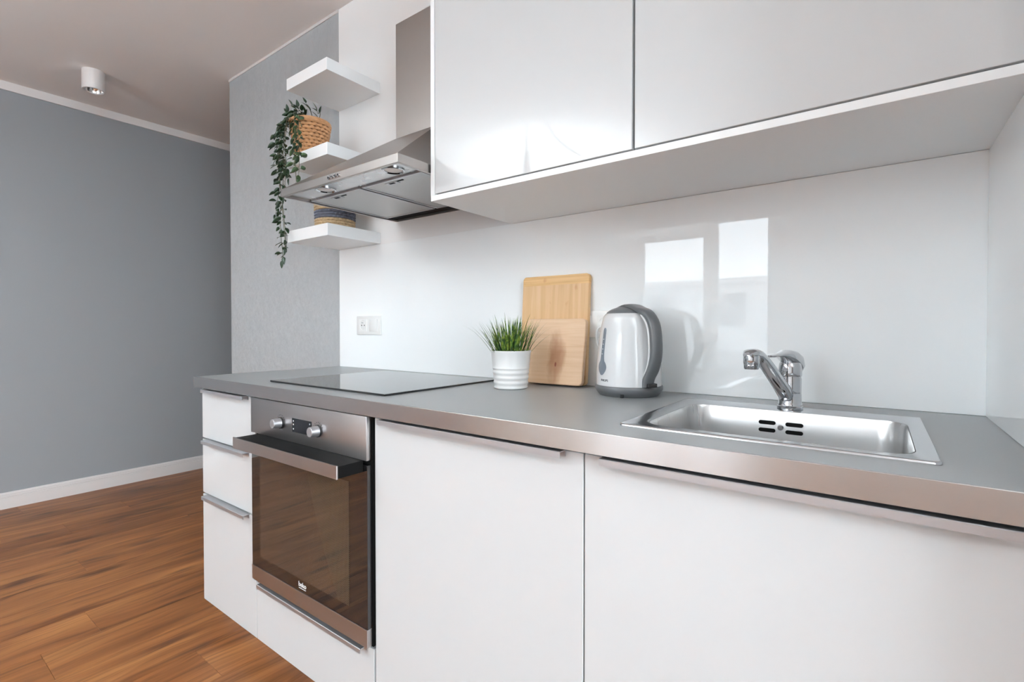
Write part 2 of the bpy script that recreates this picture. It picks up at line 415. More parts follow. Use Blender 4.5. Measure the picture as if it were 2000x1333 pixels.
struct('ceiling', B(XFAR-.1, XROOM+.1, YWIN-.2, YCORR+.1, ZCEIL, ZCEIL+.12), 'ceiling')
struct('wall_left', B(XFAR-.12, XFAR, YWIN-.2, YCORR+.1, 0, ZCEIL), 'grey_paint')
bm = B(XEND, XPAINT, YB+.002, YB+.15, 0, ZCEIL, mi=0); box(bm, XPAINT, XROOM+.1, YB+.002, YB+.15, 0, ZCEIL, mi=1)
struct('wall_back', bm, ['grey_plaster', 'white_paint'])
struct('wall_corridor', B(XEND, XEND+.12, YB+.15, YCORR, 0, ZCEIL), 'grey_paint')
struct('wall_end', B(XFAR-.1, XEND+.12, YCORR, YCORR+.12, 0, ZCEIL), 'grey_paint')
struct('wall_right', B(XR, XR+.12, .70, YB+.002, 0, ZCEIL), 'white_paint')
bm = bmesh.new()
for y0, y1, z0, z1 in ((YWIN-.2, DY0, 0, ZCEIL), (DY0, DY1, 0, .3), (DY0, DY1, 2.4, ZCEIL), (DY1, YB+.1, 0, ZCEIL)): box(bm, XROOM, XROOM+.12, y0, y1, z0, z1)
struct('wall_side', bm, 'white_paint')
# window wall with openings
bm = bmesh.new(); ya, yb = YWIN-.2, YWIN
for x0, x1, z0, z1 in ((XFAR, WX0, 0, ZCEIL), (WX0, WX1, 0, WZ0), (WX0, WX1, WZ1, ZCEIL), (WX1, XROOM, 0, ZCEIL)):
    box(bm, x0, x1, ya, yb, z0, z1)
struct('wall_front', bm, 'white_paint')
# cornice, baseboard
bm = B(XFAR, XFAR+.012, YWIN, YCORR, 2.537, ZCEIL, bev=.002); struct('trim_1', bm, 'white_trim')
struct('trim_2', B(XEND, XPAINT, YB-.002, YB+.003, ZCEIL-.014, ZCEIL), 'white_trim')
def base_profile(y0, y1):
    bm = bmesh.new(); h = .098
    pr = [(0, 0), (.016, 0), (.016, .066), (.0135, .068), (.0135, .070), (.0155, .072), (.0150, .080), (.0125, .082), (.0125, .084), (.0140, .086), (.011, .096), (.006, h), (0, h)]
    a = ring(bm, [(XFAR+p, y0, z) for p, z in pr]); b = ring(bm, [(XFAR+p, y1, z) for p, z in pr])
    bridge(bm, a, b); cap(bm, a); cap(bm, b); return bm
struct('baseboard_left', base_profile(YWIN, YCORR), 'white_trim')

# windows
def sash(name, x0, x1, z0, z1, gx0, gx1, gz0, gz1):
    y0, y1 = YWIN-.11, YWIN-.04
    bm = bmesh.new()
    box(bm, x0, gx0, y0, y1, z0, z1); box(bm, gx1, x1, y0, y1, z0, z1)
    box(bm, gx0, gx1, y0, y1, z0, gz0); box(bm, gx0, gx1, y0, y1, gz1, z1)
    f = struct(name, bm, 'plastic_white')
    p = link('pane', B(gx0, gx1, y0+.03, y0+.034, gz0, gz1), 'window_glass', f)
    bm = B(x1-.035, x1-.02, y1, y1+.02, 1.25, 1.28); box(bm, x1-.034, x1-.021, y1+.02, y1+.032, 1.17, 1.28, bev=.003)
    link('handle', bm, 'aluminium', f)
    return f
sash('window_1', WX0, -1.587, WZ0, WZ1, -2.41, -1.667, .62, 2.185)
sash('window_2', -1.587, WX1, WZ0, WZ1, -1.506, -.978, .62, 2.33)
bm = bmesh.new(); ym = (DY0+DY1)/2
for a in ((DY0, DY0+.07, .3, 2.4), (DY1-.07, DY1, .3, 2.4), (ym-.05, ym+.05, .3, 2.4), (DY0+.07, ym-.05, .3, .37), (ym+.05, DY1-.07, .3, .37), (DY0+.07, ym-.05, 2.33, 2.4), (ym+.05, DY1-.07, 2.33, 2.4)): box(bm, XROOM+.03, XROOM+.09, *a)
w3 = struct('window_3', bm, 'plastic_white')  # unseen window, added to let more daylight in
for a, b in ((DY0+.07, ym-.05), (ym+.05, DY1-.07)): link('pane', B(XROOM+.058, XROOM+.062, a, b, .37, 2.33), 'window_glass', w3)
struct('trim_3', B(WX0-.04, WX1+.04, YWIN-.04, YWIN+.14, WZ0-.03, WZ0, bev=.004), 'plastic_white', 'white window sill')
# radiator under the window, picture on the left wall, lampholder: the photo shows them only in reflections
pic = thing('picture_frame', 'framed grey line print hanging on the grey far left wall', 'picture', (XFAR+.001, -1.33, 1.16))
yc0, yc1, zc0, zc1 = -1.60, -1.05, 1.16, 1.87
bm = bmesh.new()
for a in ((yc0, yc0+.02, zc0, zc1), (yc1-.02, yc1, zc0, zc1), (yc0+.02, yc1-.02, zc0, zc0+.02), (yc0+.02, yc1-.02, zc1-.02, zc1)):
    box(bm, XFAR+.001, XFAR+.022, *a)
link('frame', bm, 'plastic_white', pic)
bm = B(XFAR+.002, XFAR+.012, yc0+.02, yc1-.02, zc0+.02, zc1-.02); link('print', bm, 'art_paper', pic)
bm = bmesh.new()
for k in range(5): box(bm, XFAR+.0121, XFAR+.013, yc0+.12+k*.065, yc0+.145+k*.065, zc0+.16, zc0+.50-.03*(k % 2))
link('print_shapes', bm, 'art_ink', pic)

# outside
bl = thing('balcony', 'grey concrete balcony slab with thin white railing outside the window', 'balcony', (-1.0, YWIN-.9, -.25))
link('slab', B(-4.2, 2.2, YWIN-1.6, YWIN-.2, -.25, -.05), 'concrete', bl)
bm = B(-4.2, 2.2, YWIN-1.56, YWIN-1.52, 1.0, 1.04); box(bm, -4.2, 2.2, YWIN-1.55, YWIN-1.53, .06, .09)
for k in range(65): box(bm, -4.2+k*.0985, -4.2+k*.0985+.014, YWIN-1.547, YWIN-1.533, .09, 1.0)
link('railing', bm, 'plastic_white', bl)
for nm, lab, x0, x1, zt in (('apartment_building', 'pale apartment building across the street with dark windows', -16, -3.5, 3.0), ('apartment_building', 'taller pale apartment building across the street on the right', -3.0, 16, 4.4)):
    ab = thing(nm, lab, 'building', ((x0+x1)/2, -22, -6))
    link('wall', B(x0, x1, -28, -20, -6, zt), 'facade', ab)
    link('roof', B(x0-.2, x1+.2, -28.1, -19.8, zt, zt+.25), 'facade', ab)
    k = x0+1.2
    while k < x1-1.6:
        for zz in (-4.2, -1.3, 1.2):
            if zz+1.5 < zt: link('window', B(k, k+1.3, -20.02, -19.97, zz, zz+1.4), 'facade_dark', ab)
        k += 3.0
lawn = struct('ground', B(-40, 40, -60, YWIN-.2, -6.2, -6), 'concrete')

# ------------------------------------------------------------------ splashback glass
g1 = link('splashback', B(XPAINT+.004, XR-.0035, YB-.0035, YB+.0015, ZTOP+.0004, 1.4615, bev=.0006, seg=1), 'glass_panel')
tag(g1, 'wide glossy white glass splashback behind the worktop, reflecting the window', 'splashback')
g2 = link('splashback', B(XR-.006, XR-.001, .765, YB-.005, ZTOP+.0004, 1.4615, bev=.0006, seg=1), 'glass_panel')
tag(g2, 'narrow glossy white glass splashback on the right side wall beside the sink', 'splashback')

# ------------------------------------------------------------------ base cabinets
YC, TH = .791, .018
A = [-2.032, -1.628, -1.022, -.424, .181]
def handle_bm(x0, x1, ztop, yf):
    """edge pull: back leg on the front face, top plate, front lip"""
    pr = [(yf, ztop-.011), (yf, ztop+.0016), (yf-.021, ztop+.0016), (yf-.022, ztop+.0006), (yf-.022, ztop-.0105), (yf-.0204, ztop-.0105), (yf-.0204, ztop-.0004), (yf-.0016, ztop-.0004), (yf-.0016, ztop-.011)]
    bm = bmesh.new(); a = ring(bm, [(x0, y, z) for y, z in pr]); b = ring(bm, [(x1, y, z) for y, z in pr])
    bridge(bm, a, b); cap(bm, a); cap(bm, b)
    return bm
def carcass(x0, x1, par, z0=.08, z1=.8795, front_rail=False):
    bm = bmesh.new(); y0, y1 = YC+TH+.002, YB-.02
    box(bm, x0, x0+.016, y0, y1, z0, z1); box(bm, x1-.016, x1, y0, y1, z0, z1)
    box(bm, x0+.016, x1-.016, y0, y1, z0, z0+.016); box(bm, x0+.016, x1-.016, y1-.004, y1, z0+.016, z1)
    return link('carcass', bm, 'white_satin', par)
def front(name, x0, x1, z0, z1, par, hx=None):
    f = link(name, B(x0+.0015, x1-.0015, YC, YC+TH, z0, z1, bev=.0012), 'white_gloss', par)
    if hx: link('handle', handle_bm(hx[0], hx[1], z1, YC), 'aluminium', f)
    return f
c1 = thing('drawer_cabinet', 'narrow white three-drawer base cabinet at the left end under the hob', 'cabinet', ((A[0]+A[1])/2, 1.08, .08))
carcass(A[0]+.001, A[1]-.001, c1)
for z0, z1 in ((.079, .478), (.4835, .684), (.6895, .872)): front('drawer', A[0], A[1], z0, z1, c1, (-1.992, -1.672))
c2 = thing('oven_cabinet', 'white oven housing cabinet with one low drawer beneath the steel oven', 'cabinet', ((A[1]+A[2])/2, 1.08, .08))
carcass(A[1]+.001, A[2]-.001, c2)
link('shelf', B(A[1]+.018, A[2]-.018, YC+TH+.002, YB-.03, .279, .287), 'white_satin', c2)
front('drawer', A[1], A[2], .079, .278, c2, (-1.585, -1.052))
c3 = thing('base_cabinet', 'white base cabinet with plain door, between oven and sink cabinet', 'cabinet', ((A[2]+A[3])/2, 1.08, .08))
carcass(A[2]+.001, A[3]-.001, c3); front('door', A[2]+.004, A[3], .079, .872, c3, (-.982, -.462))
c4 = thing('base_cabinet', 'white base cabinet under the sink, at the right end of the row', 'cabinet', ((A[3]+A[4])/2, 1.08, .08))
carcass(A[3]+.001, A[4]-.001, c4); front('door', A[3], A[4], .079, .872, c4, (-.384, .136))
tk = link('toe_kick', B(A[0]+.002, A[4], YC+.07, YC+.085, 0.0, .0795), 'white_satin')
tag(tk, 'low white toe kick board set back beneath the base cabinets', 'toe kick')
link('backing_strip', B(A[0], A[0]+.01, YC+.09, YB-.02, 0, .0795), 'white_satin', None)
tag(bpy.data.objects['backing_strip'], 'white plinth board closing the left end under the drawers', 'toe kick')

# worktop: slab with a hole for the sink
XL, YF, XW = -2.0435, .7671, XR-.001
SX0, SX1, SY0, SY1 = -.386, .071, .852, 1.268        # sink outer
HX0, HX1, HY0, HY1 = -.362, .053, .876, 1.25         # hole
wt = thing('worktop', 'grey laminate kitchen worktop with a brushed steel front edge', 'worktop', ((XL+XR)/2, 1.08, .88))
bm = bmesh.new()
xs = [XL+.0015, HX0, HX1, XW]; ys = [YF+.0015, HY0, HY1, YB-.004]
V = {}
for zi, z in enumerate((.8802, ZTOP)):
    for i, x in enumerate(xs):
        for j, y in enumerate(ys): V[i, j, zi] = bm.verts.new((x, y, z))
for i in range(3):
    for j in range(3):
        if (i, j) == (1, 1): continue
        for zi in (0, 1): bm.faces.new([V[i, j, zi], V[i+1, j, zi], V[i+1, j+1, zi], V[i, j+1, zi]])
def wall_f(a, b): bm.faces.new([V[a+(0,)], V[b+(0,)], V[b+(1,)], V[a+(1,)]])
for i in range(3): wall_f((i, 0), (i+1, 0)); wall_f((i, 3), (i+1, 3)); wall_f((0, i), (0, i+1)); wall_f((3, i), (3, i+1))
wall_f((1, 1), (2, 1)); wall_f((1, 2), (2, 2)); wall_f((1, 1), (1, 2)); wall_f((2, 1), (2, 2))
link('slab', bm, 'counter', wt)
bm = bmesh.new()
out = [(XL, YB-.004), (XL, YF), (XW, YF)]
inn = [(XL+.0022, YB-.004), (XL+.0022, YF+.0022), (XW, YF+.0022)]
z0, z1, b_ = .8800, ZTOP+.0006, .0012
lo = ring(bm, [(x, y, z0) for x, y in out]); lo2 = ring(bm, [(x, y, z1-b_) for x, y in out])
m_ = [((XL+b_*.4), YB-.004), ((XL+b_*.4), YF+b_*.4), (XW, YF+b_*.4)]
lo3 = ring(bm, [(x, y, z1-b_*.35) for x, y in m_])
up = ring(bm, [(XL+b_, YB-.004, z1), (XL+b_, YF+b_, z1), (XW, YF+b_, z1)]); up2 = ring(bm, [(x, y, z1-.0001) for x, y in inn]); lo4 = ring(bm, [(x, y, z0) for x, y in inn])
for a, b in ((lo, lo2), (lo2, lo3), (lo3, up), (up, up2), (up2, lo4), (lo4, lo)): bridge(bm, a, b, closed=False)
es = link('edge_strip', bm, 'steel_edge', wt, smooth=None); es['label'] = 'brushed steel edge strip'

# ------------------------------------------------------------------ oven
ov = thing('oven', 'built-in steel oven with black glass door and two knobs', 'oven', ((A[1]+A[2])/2, 1.0, .288))
OX0, OX1, OY = -1.6195, -1.0225, .7725
M_ox1 = OX1 - .004
link('housing', B(OX0+.020, OX1-.018, YC+.018, YB-.06, .288, .868), 'black_matt', ov)
link('front_frame', B(OX0+.002, OX1-.001, OY+.0165, YC+.0175, .2865, .8755), 'black_matt', ov)
cp = link('control_panel', B(OX0, M_ox1, OY, OY+.016, .764, .8765, bev=.0015), 'steel_oven', ov, smooth=40)
dr = link('door', B(OX0, M_ox1, OY+.0015, OY+.016, .335, .752, bev=.001), 'black_glass', ov)
link('window_pane', B(-1.566, -1.102, OY+.0009, OY+.0016, .372, .70), 'oven_pane', dr)
bm = bmesh.new()
for zz in (.455, .56, .66): box(bm, -1.56, -1.108, OY+.0006, OY+.0010, zz, zz+.0016)
link('bottom_strip', B(OX0, M_ox1, OY, OY+.016, .2885, .3348, bev=.001), 'steel_oven', dr)
# lettering on the glass
bm = text_bm('beko', .020); bmesh.ops.rotate(bm, verts=bm.verts, cent=(0, 0, 0), matrix=Matrix.Rotation(PI/2, 3, 'X'))
bmesh.ops.translate(bm, verts=bm.verts, vec=(-1.325, OY+.0008, .3565))
box(bm, -1.343, -1.307, OY+.0006, OY+.0010, .345, .3468)
link('lettering', bm, 'print_white', dr, recalc=False)
# handle: steel bar on a deep black bracket
hx0, hx1 = -1.575, -1.0405
hd = link('handle', B(hx0, hx1, .6965, .7005, .7335, .7665, bev=.0008), 'steel_oven', dr)
link('handle_bracket', B(hx0+.001, hx1-.001, .7006, OY+.0014, .7345, .7640, bev=.001), 'black_matt', dr)
def knob(x, z):
    bm = bmesh.new(); y = OY
    cyl(bm, (x, y-.0002, z), (x, y-.004, z), .0172, .0172, 28, mi=1)
    cyl(bm, (x, y-.004, z), (x, y-.026, z), .0152, .0138, 28); cyl(bm, (x, y-.026, z), (x, y-.0275, z), .0138, .0125, 28)
    k = link('knob', bm, ['aluminium', 'black'], cp, smooth=40)
knob(-1.435, .8145); knob(-1.238, .8145)
dp = link('display', B(-1.372, -1.27, OY-.0006, OY+.0004, .796, .836), 'display', cp)
bm = bmesh.new()
for i, (x, z) in enumerate(((-1.364, .828), (-1.364, .818), (-1.364, .805), (-1.279, .828), (-1.279, .805))): box(bm, x-.002, x+.002, OY-.0009, OY-.0005, z-.0018, z+.0018)
link('display_icons', bm, 'print_white', cp)['kind'] = 'stuff'
bm = bmesh.new()
for kx in (-1.435, -1.238):
    for t in range(-3, 4):
        a = t*.36; x = kx + .0235*math.sin(a); z = .8145 + .0235*math.cos(a)
        box(bm, x-.0012, x+.0012, OY-.0003, OY+.0001, z-.0012, z+.0012)
link('dial_marks', bm, 'print_dark', cp)['kind'] = 'stuff'

# ------------------------------------------------------------------ hob
hb = link('hob', B(-1.634, -1.043, .843, 1.325, ZTOP+.0004, ZTOP+.0058, bev=.0012), 'black_glass')
tag(hb, 'flat black glass hob set on the grey worktop above the oven', 'hob')

# ------------------------------------------------------------------ sink
sk = thing('sink', 'rectangular stainless steel sink with one shallow basin in the worktop', 'sink', ((SX0+SX1)/2, (SY0+SY1)/2, ZTOP))
BX0, BX1, BY0, BY1 = -.352, .046, .888, 1.200
bm = bmesh.new(); NR = 8
def rr(x0, x1, y0, y1, r, z): return ring(bm, [(x, y, z) for x, y in rrect(x0, x1, y0, y1, r, NR)])
R0 = rr(SX0, SX1, SY0, SY1, .010, ZTOP+.0004)
R1 = rr(SX0+.0006, SX1-.0006, SY0+.0006, SY1-.0006, .010, ZTOP+.0035)
R2 = rr(SX0+.003, SX1-.003, SY0+.003, SY1-.003, .009, ZTOP+.0046)
R3 = rr(SX0+.010, SX1-.010, SY0+.010, SY1-.010, .009, ZTOP+.0034)
R4 = rr(BX0-.006, BX1+.006, BY0-.006, BY1+.006, .045, ZTOP+.0028)
R5 = rr(BX0-.001, BX1+.001, BY0-.001, BY1+.001, .042, ZTOP+.0010)
for a, b in ((R0, R1), (R1, R2), (R2, R3), (R3, R4), (R4, R5)): bridge(bm, a, b)
link('rim', bm, 'sink_rim', sk, smooth=60)
bm = bmesh.new(); prev = None
depth = .15
prof = [(0, .0010), (.0015, -.004)] + [(.003+.004*t, -.004-(depth-.034)*t) for t in (.33, .66, 1)]
for k in range(1, 7):
    a = PI/2*k/6; prof.append((.007+.030*(1-math.cos(a)), -(depth-.03) - .030*math.sin(a)))
prof += [(.06, -depth-.0004), (.12, -depth-.002)]
for ins, dz in prof:
    cur = rr(BX0+ins, BX1-ins, BY0+ins, BY1-ins, max(.012, .042-ins*.25), ZTOP+dz)
    if prev: bridge(bm, prev, cur)
    prev = cur
cap(bm, prev)
bs = link('basin', bm, 'sink_steel', sk, smooth=60)
bm = bmesh.new(); lathe(bm, [(.030, ZTOP-depth-.0018), (.043, ZTOP-depth-.0012), (.045, ZTOP-depth-.0025)], -.153, 1.044, 32)
link('drain', bm, 'chrome', bs, smooth=50)
# overflow slots on the rear basin wall
bm = bmesh.new(); yo = BY1-.0060
for dx in (-.026, .026):
    for dz in (0, -.0165):
        pts = rrect(-.166+dx-.0165, -.166+dx+.0165, ZTOP-.0255+dz-.0042, ZTOP-.0255+dz+.0042, .0041, 5)
        a = ring(bm, [(x, yo, z) for x, z in pts]); b = ring(bm, [(x, yo+.003, z) for x, z in pts]); bridge(bm, a, b); cap(bm, a); cap(bm, b)
link('overflow_slots', bm, 'black_matt', bs)
bm = bmesh.new(); cyl(bm, (-.166, yo+.001, ZTOP-.034), (-.166, yo-.003, ZTOP-.034), .0062, .0045, 20)
link('overflow_screw', bm, 'chrome', bs, smooth=50)

# ------------------------------------------------------------------ tap
FX, FY, FZ = -.1535, 1.237, ZTOP+.0034
tp = thing('tap', 'chrome mixer tap with lever on the rear ledge of the sink', 'tap', (FX, FY, FZ))
bm = bmesh.new(); z = FZ
lathe(bm, [(.0250, z), (.0255, z+.002), (.0255, z+.006), (.0238, z+.0075), (.0238, z+.011), (.0228, z+.013), (.0225, z+.030), (.0222, z+.0345), (.0218, z+.035), (.0218, z+.036), (.0222, z+.0365), (.0225, z+.066), (.0215, z+.070), (.0215, z+.072)], FX, FY, 40)
link('body', bm, 'chrome', tp, smooth=35)
sa = math.radians(17); SD = Vector((-math.sin(sa), -math.cos(sa), 0)); SS = Vector((SD.y, -SD.x, 0))
def sweep(path, secs, n=20):
    """path of (distance along SD, height), secs (half width, half height): superellipse tube"""
    bm = bmesh.new(); prev = None; first = None
    for i, (d, h) in enumerate(path):
        a = path[max(i-1, 0)]; b = path[min(i+1, len(path)-1)]
        t = Vector((b[0]-a[0], b[1]-a[1])).normalized(); up = Vector((-t.y, t.x))
        wv, hv = secs[i]; rg = []
        for k in range(n):
            ang = 2*PI*k/n; cx = math.copysign(abs(math.cos(ang))**.7, math.cos(ang))*wv; cy = math.copysign(abs(math.sin(ang))**.7, math.sin(ang))*hv
            P = Vector((FX, FY, FZ)) + SD*(d + up.x*cy) + SS*cx + Vector((0, 0, h + up.y*cy)); rg.append(bm.verts.new(P))
        if prev: bridge(bm, prev, rg)
        else: first = rg
        prev = rg
    cap(bm, first); cap(bm, prev); return bm
path = [(.004, .024), (.018, .032), (.04, .050), (.07, .073), (.10, .096), (.125, .1135), (.145, .1235), (.16, .1265), (.172, .1255), (.180, .123)]
secs = [(.012, .014), (.0145, .015), (.0150, .0125), (.0145, .0108), (.0140, .0098), (.0140, .0095), (.0145, .0095), (.0150, .0095), (.0145, .009), (.010, .006)]
link('spout', sweep(path, secs), 'chrome', tp, smooth=50)
bm = bmesh.new(); P = Vector((FX, FY, FZ)) + SD*.166
lathe(bm, [(.0125, FZ+.095), (.0138, FZ+.097), (.0142, FZ+.105), (.0146, FZ+.1065), (.0152, FZ+.108), (.0150, FZ+.121), (.013, FZ+.128), (.008, FZ+.132)], P.x, P.y, 32)
link('nozzle', bm, 'chrome', tp, smooth=40)
path = [(-.023, .074), (-.022, .092), (-.012, .105), (.004, .113), (.022, .1175), (.045, .1195), (.066, .1195), (.082, .1185), (.092, .118)]
secs = [(.012, .004), (.0205, .012), (.0218, .017), (.0212, .0155), (.0185, .0125), (.012, .0045), (.0085, .0032), (.0085, .0030), (.0055, .002)]
bm = sweep(path, secs)
lathe(bm, [(.0226, FZ+.0722), (.0232, FZ+.075), (.0232, FZ+.088), (.0215, FZ+.099), (.016, FZ+.108), (.008, FZ+.112)], FX, FY, 36)
lv = link('lever', bm, 'chrome', tp, smooth=50)
bm = bmesh.new(); P = Vector((FX, FY, FZ)) + SD*.0225
cyl(bm, P+Vector((0, 0, .086)), P+SD*.002+Vector((0, 0, .086)), .0045, .003, 16); link('lever_screw', bm, 'aluminium', lv, smooth=40)

# ------------------------------------------------------------------ hood
HXL, HXR, HYF, HZ0, HZ1 = -1.636, -1.0385, .886, 1.545, 1.570
CX0, CX1, CYF, CZB, CZT = -1.445, -1.228, 1.222, 1.801, 2.223
hb_ = YB-.0005
hood = thing('range_hood', 'brushed steel chimney hood on the wall between shelves and cabinets', 'hood', ((HXL+HXR)/2, YB-.2, HZ0))
bm = bmesh.new()
def q4(x0, x1, y0, z, y1=hb_): return ring(bm, [(x0, y0, z), (x1, y0, z), (x1, y1, z), (x0, y1, z)])
i_ = .010
r0 = q4(HXL+i_, HXR-i_, HYF+i_, HZ0+.010, hb_-.004); r1 = q4(HXL+i_, HXR-i_, HYF+i_, HZ0, hb_-.004)
r2 = q4(HXL, HXR, HYF, HZ0); r3 = q4(HXL, HXR, HYF, HZ1); r4 = q4(CX0, CX1, CYF, CZB)
for a, b in ((r0, r1), (r1, r2), (r2, r3), (r3, r4)): bridge(bm, a, b)
cap(bm, r4)
bmesh.ops.bevel(bm, geom=[e for e in bm.edges if all(v in r2+r3 for v in e.verts)], offset=.0008, segments=1, affect='EDGES')
link('canopy', bm, 'steel', hood)
link('chimney', B(CX0+.002, CX1-.002, CYF+.002, hb_, CZB+.0003, CZT, bev=.001), 'steel', hood)
FYF, FYB = .985, 1.325
up = link('underside_panel', B(HXL+i_+.0005, HXR-i_-.0005, HYF+i_+.0005, FYF, HZ0+.007, HZ0+.0095), 'hood_under', hood)
link('underside_frame', B(HXL+i_+.0005, HXR-i_-.0005, FYF+.0003, hb_-.0045, HZ0+.0085, HZ0+.0098), 'black_matt', hood)
for k, (x0, x1) in enumerate(((HXL+.018, -1.343), (-1.331, HXR-.018))):
    bm = bmesh.new(); f = .007
    for a in ((x0, x0+f, FYF+.002, FYB), (x1-f, x1, FYF+.002, FYB), (x0+f, x1-f, FYF+.002, FYF+.002+f), (x0+f, x1-f, FYB-f, FYB)): box(bm, *a, HZ0+.002, HZ0+.0083)
    ft = link('grease_filter', bm, 'aluminium', hood)
    link('mesh_screen', B(x0+f, x1-f, FYF+.002+f, FYB-f, HZ0+.004, HZ0+.0075), 'filter', ft)
    xm = (x0+x1)/2
    bm = B(xm-.045, xm+.005, FYF+.020, FYF+.040, HZ0+.0026, HZ0+.0042); link('latch', bm, 'aluminium', ft)
    bm = B(xm-.032, xm-.008, FYF+.024, FYF+.033, HZ0+.0020, HZ0+.0026); box(bm, xm+.010, xm+.036, FYF+.022, FYF+.027, HZ0+.0026, HZ0+.0042); link('latch_slot', bm, 'black_matt', ft)
for x in (-1.452, -1.118):
    bm = bmesh.new(); z = HZ0+.0069; y = .938
    lathe(bm, [(.033, z), (.033, z-.003), (.030, z-.004), (.026, z-.0015)], x, y, 36, mi=0, capt=False); lathe(bm, [(.0255, z-.001), (.018, z-.0026), (.004, z-.003)], x, y, 36, mi=1)
    link('hood_light', bm, ['chrome', 'lens'], up, smooth=50)
for k in range(4):
    x = -1.352 + k*.0165; bm = bmesh.new(); z = (HZ0+HZ1)/2 + .001
    cyl(bm, (x, HYF+.0001, z), (x, HYF-.005, z), .0055, .005, 18, mi=0); cyl(bm, (x, HYF-.005, z), (x, HYF-.0056, z), .0038, .0035, 18, mi=1)
    link('button', bm, ['chrome', 'black'], hood, smooth=40)
bm = tube(bmesh.new(), catmull([(CX0+.03, YB-.04, CZT-.01), (CX0+.01, YB-.05, CZT+.06), (CX0-.02, YB-.03, CZT+.10), (CX0-.015, YB-.012, CZT+.135), (CX0+.03, YB+.001, CZT+.15)]), .004, 8)
link('power_cable', bm, 'plastic_white', hood, smooth=60)

# ------------------------------------------------------------------ wall cabinets
UY, UZ, UZT = 1.0032, 1.4622, 2.25
UX = [-1.033, -.4205, XR-.002]
pn = link('cabinet_base_panel', B(UX[0], UX[2], UY, YB-.001, UZ, UZ+.0155, bev=.0006, seg=1), 'white_satin')
tag(pn, 'long flat white base panel under both white wall cabinets', 'panel')
def wallcab(x0, x1, label, side):
    c = thing('wall_cabinet', label, 'cabinet', ((x0+x1)/2, 1.2, UZ+.0157))
    bm = bmesh.new(); ys = UY+TH+.003
    yl = UY if side else ys
    zb = UZ+.0157
    box(bm, x0, x0+.0145, yl, YB-.001, zb, UZT); box(bm, x1-.0145, x1, ys, YB-.001, zb, UZT)
    box(bm, x0+.0145, x1-.0145, ys, YB-.001, zb, zb+.016); box(bm, x0+.0145, x1-.0145, ys, YB-.001, UZT-.016, UZT)
    link('carcass', bm, 'white_satin', c)
    d0 = x0+.0165 if side else x0+.0012
    link('door', B(d0, x1-(.0045 if side else .003), UY+.0002, UY+TH, zb+.0034, UZT, bev=.0012), 'white_gloss', c)
wallcab(UX[0], UX[1], 'glossy white wall cabinet beside the hood, with a side panel', True)
wallcab(UX[1]+.0005, UX[2], 'glossy white wall cabinet at the right, above the sink', False)

# ------------------------------------------------------------------ floating shelves
for z, lab in ((2.114, 'topmost white floating shelf beside the hood chimney, empty'), (1.783, 'middle white floating shelf, carrying the trailing plant'), (1.4655, 'lowest white floating shelf, below the hood, carrying a basket')):
    s = link('floating_shelf', B(-2.0385, -1.742, 1.1325, YB+.0015, z, z+.0485, bev=.0012), 'white_satin')
    tag(s, lab, 'shelf', 'floating shelves in the corner')

# ------------------------------------------------------------------ baskets and trailing plant
def basket_bm(cx, cy, z0, rb, rt, h, rows, stakes, amp, matf):
    bm = bmesh.new(); dz = h/rows; N = stakes*4
    for r in range(rows):
        t = (r+.5)/rows; R = rb + (rt-rb)*t; ph = PI*(r % 2)
        pts = [(cx + (R+amp*math.cos(stakes/1*2*PI*k/N/1 + ph))*math.cos(2*PI*k/N), cy + (R+amp*math.cos(stakes*2*PI*k/N + ph))*math.sin(2*PI*k/N), z0+dz*(r+.5)) for k in range(N)]
        tube(bm, pts, dz*.50, 6, closed=True, mi=matf(t))
    pts = [(cx + rt*1.01*math.cos(2*PI*k/N), cy + rt*1.01*math.sin(2*PI*k/N), z0+h) for k in range(N)]
    tube(bm, pts, dz*.65, 6, closed=True, mi=matf(1))
    lathe(bm, [(.001, z0+.001), (rb, z0+.001), (rb, z0+.004), (rb-.004, z0+.004), (rt-.006, z0+h*.97)], cx, cy, 36, capb=False, capt=False, mi=2)
    return bm
ZS2 = 1.783+.0486; PX, PY = -1.965, 1.197
pl = thing('hanging_plant', 'trailing green leafy plant in a brown wicker basket on the middle shelf', 'plant', (PX, PY, ZS2))
link('basket', basket_bm(PX, PY, ZS2, .057, .077, .140, 10, 20, .0034, lambda t: 0), ['wicker', 'wicker', 'wicker_dark'], pl, smooth=60)
bm = bmesh.new(); lathe(bm, [(.066, ZS2+.118), (.05, ZS2+.121), (.001, ZS2+.124)], PX, PY, 24, capb=False, capt=False); link('soil', bm, 'soil', pl)
def leaf_mesh(name, L, W, m):
    bm = bmesh.new(); n = 6; mid = []; le = []; ri = []
    for k in range(n+1):
        t = k/n; wd = W*(math.sin(PI*min(1, t**.75)))**.8*.5*(1-.15*t) if 0 < t < 1 else 0
        zc = -.18*L*t*t
        mid.append(bm.verts.new((0, L*t, zc)))
        if 0 < t < 1: le.append(bm.verts.new((-wd, L*t, zc+.25*wd))); ri.append(bm.verts.new((wd, L*t, zc+.25*wd)))
    for s in (le, ri):
        bm.faces.new((mid[0], mid[1], s[0])); bm.faces.new((mid[n-1], mid[n], s[-1]))
        for k in range(n-2): bm.faces.new((mid[k+1], mid[k+2], s[k+1], s[k]))
    bmesh.ops.recalc_face_normals(bm, faces=bm.faces)
    # a little thickness
    geom = bmesh.ops.solidify(bm, geom=list(bm.faces), thickness=.0006)
    me = bpy.data.meshes.new(name); bm.to_mesh(me); bm.free(); me.materials.append(M[m]); me.shade_smooth(); return me
LM = [leaf_mesh('leaf', .038, .0195, 'leaf'), leaf_mesh('leaf', .032, .017, 'leaf'), leaf_mesh('leaf', .041, .021, 'leaf_pale')]
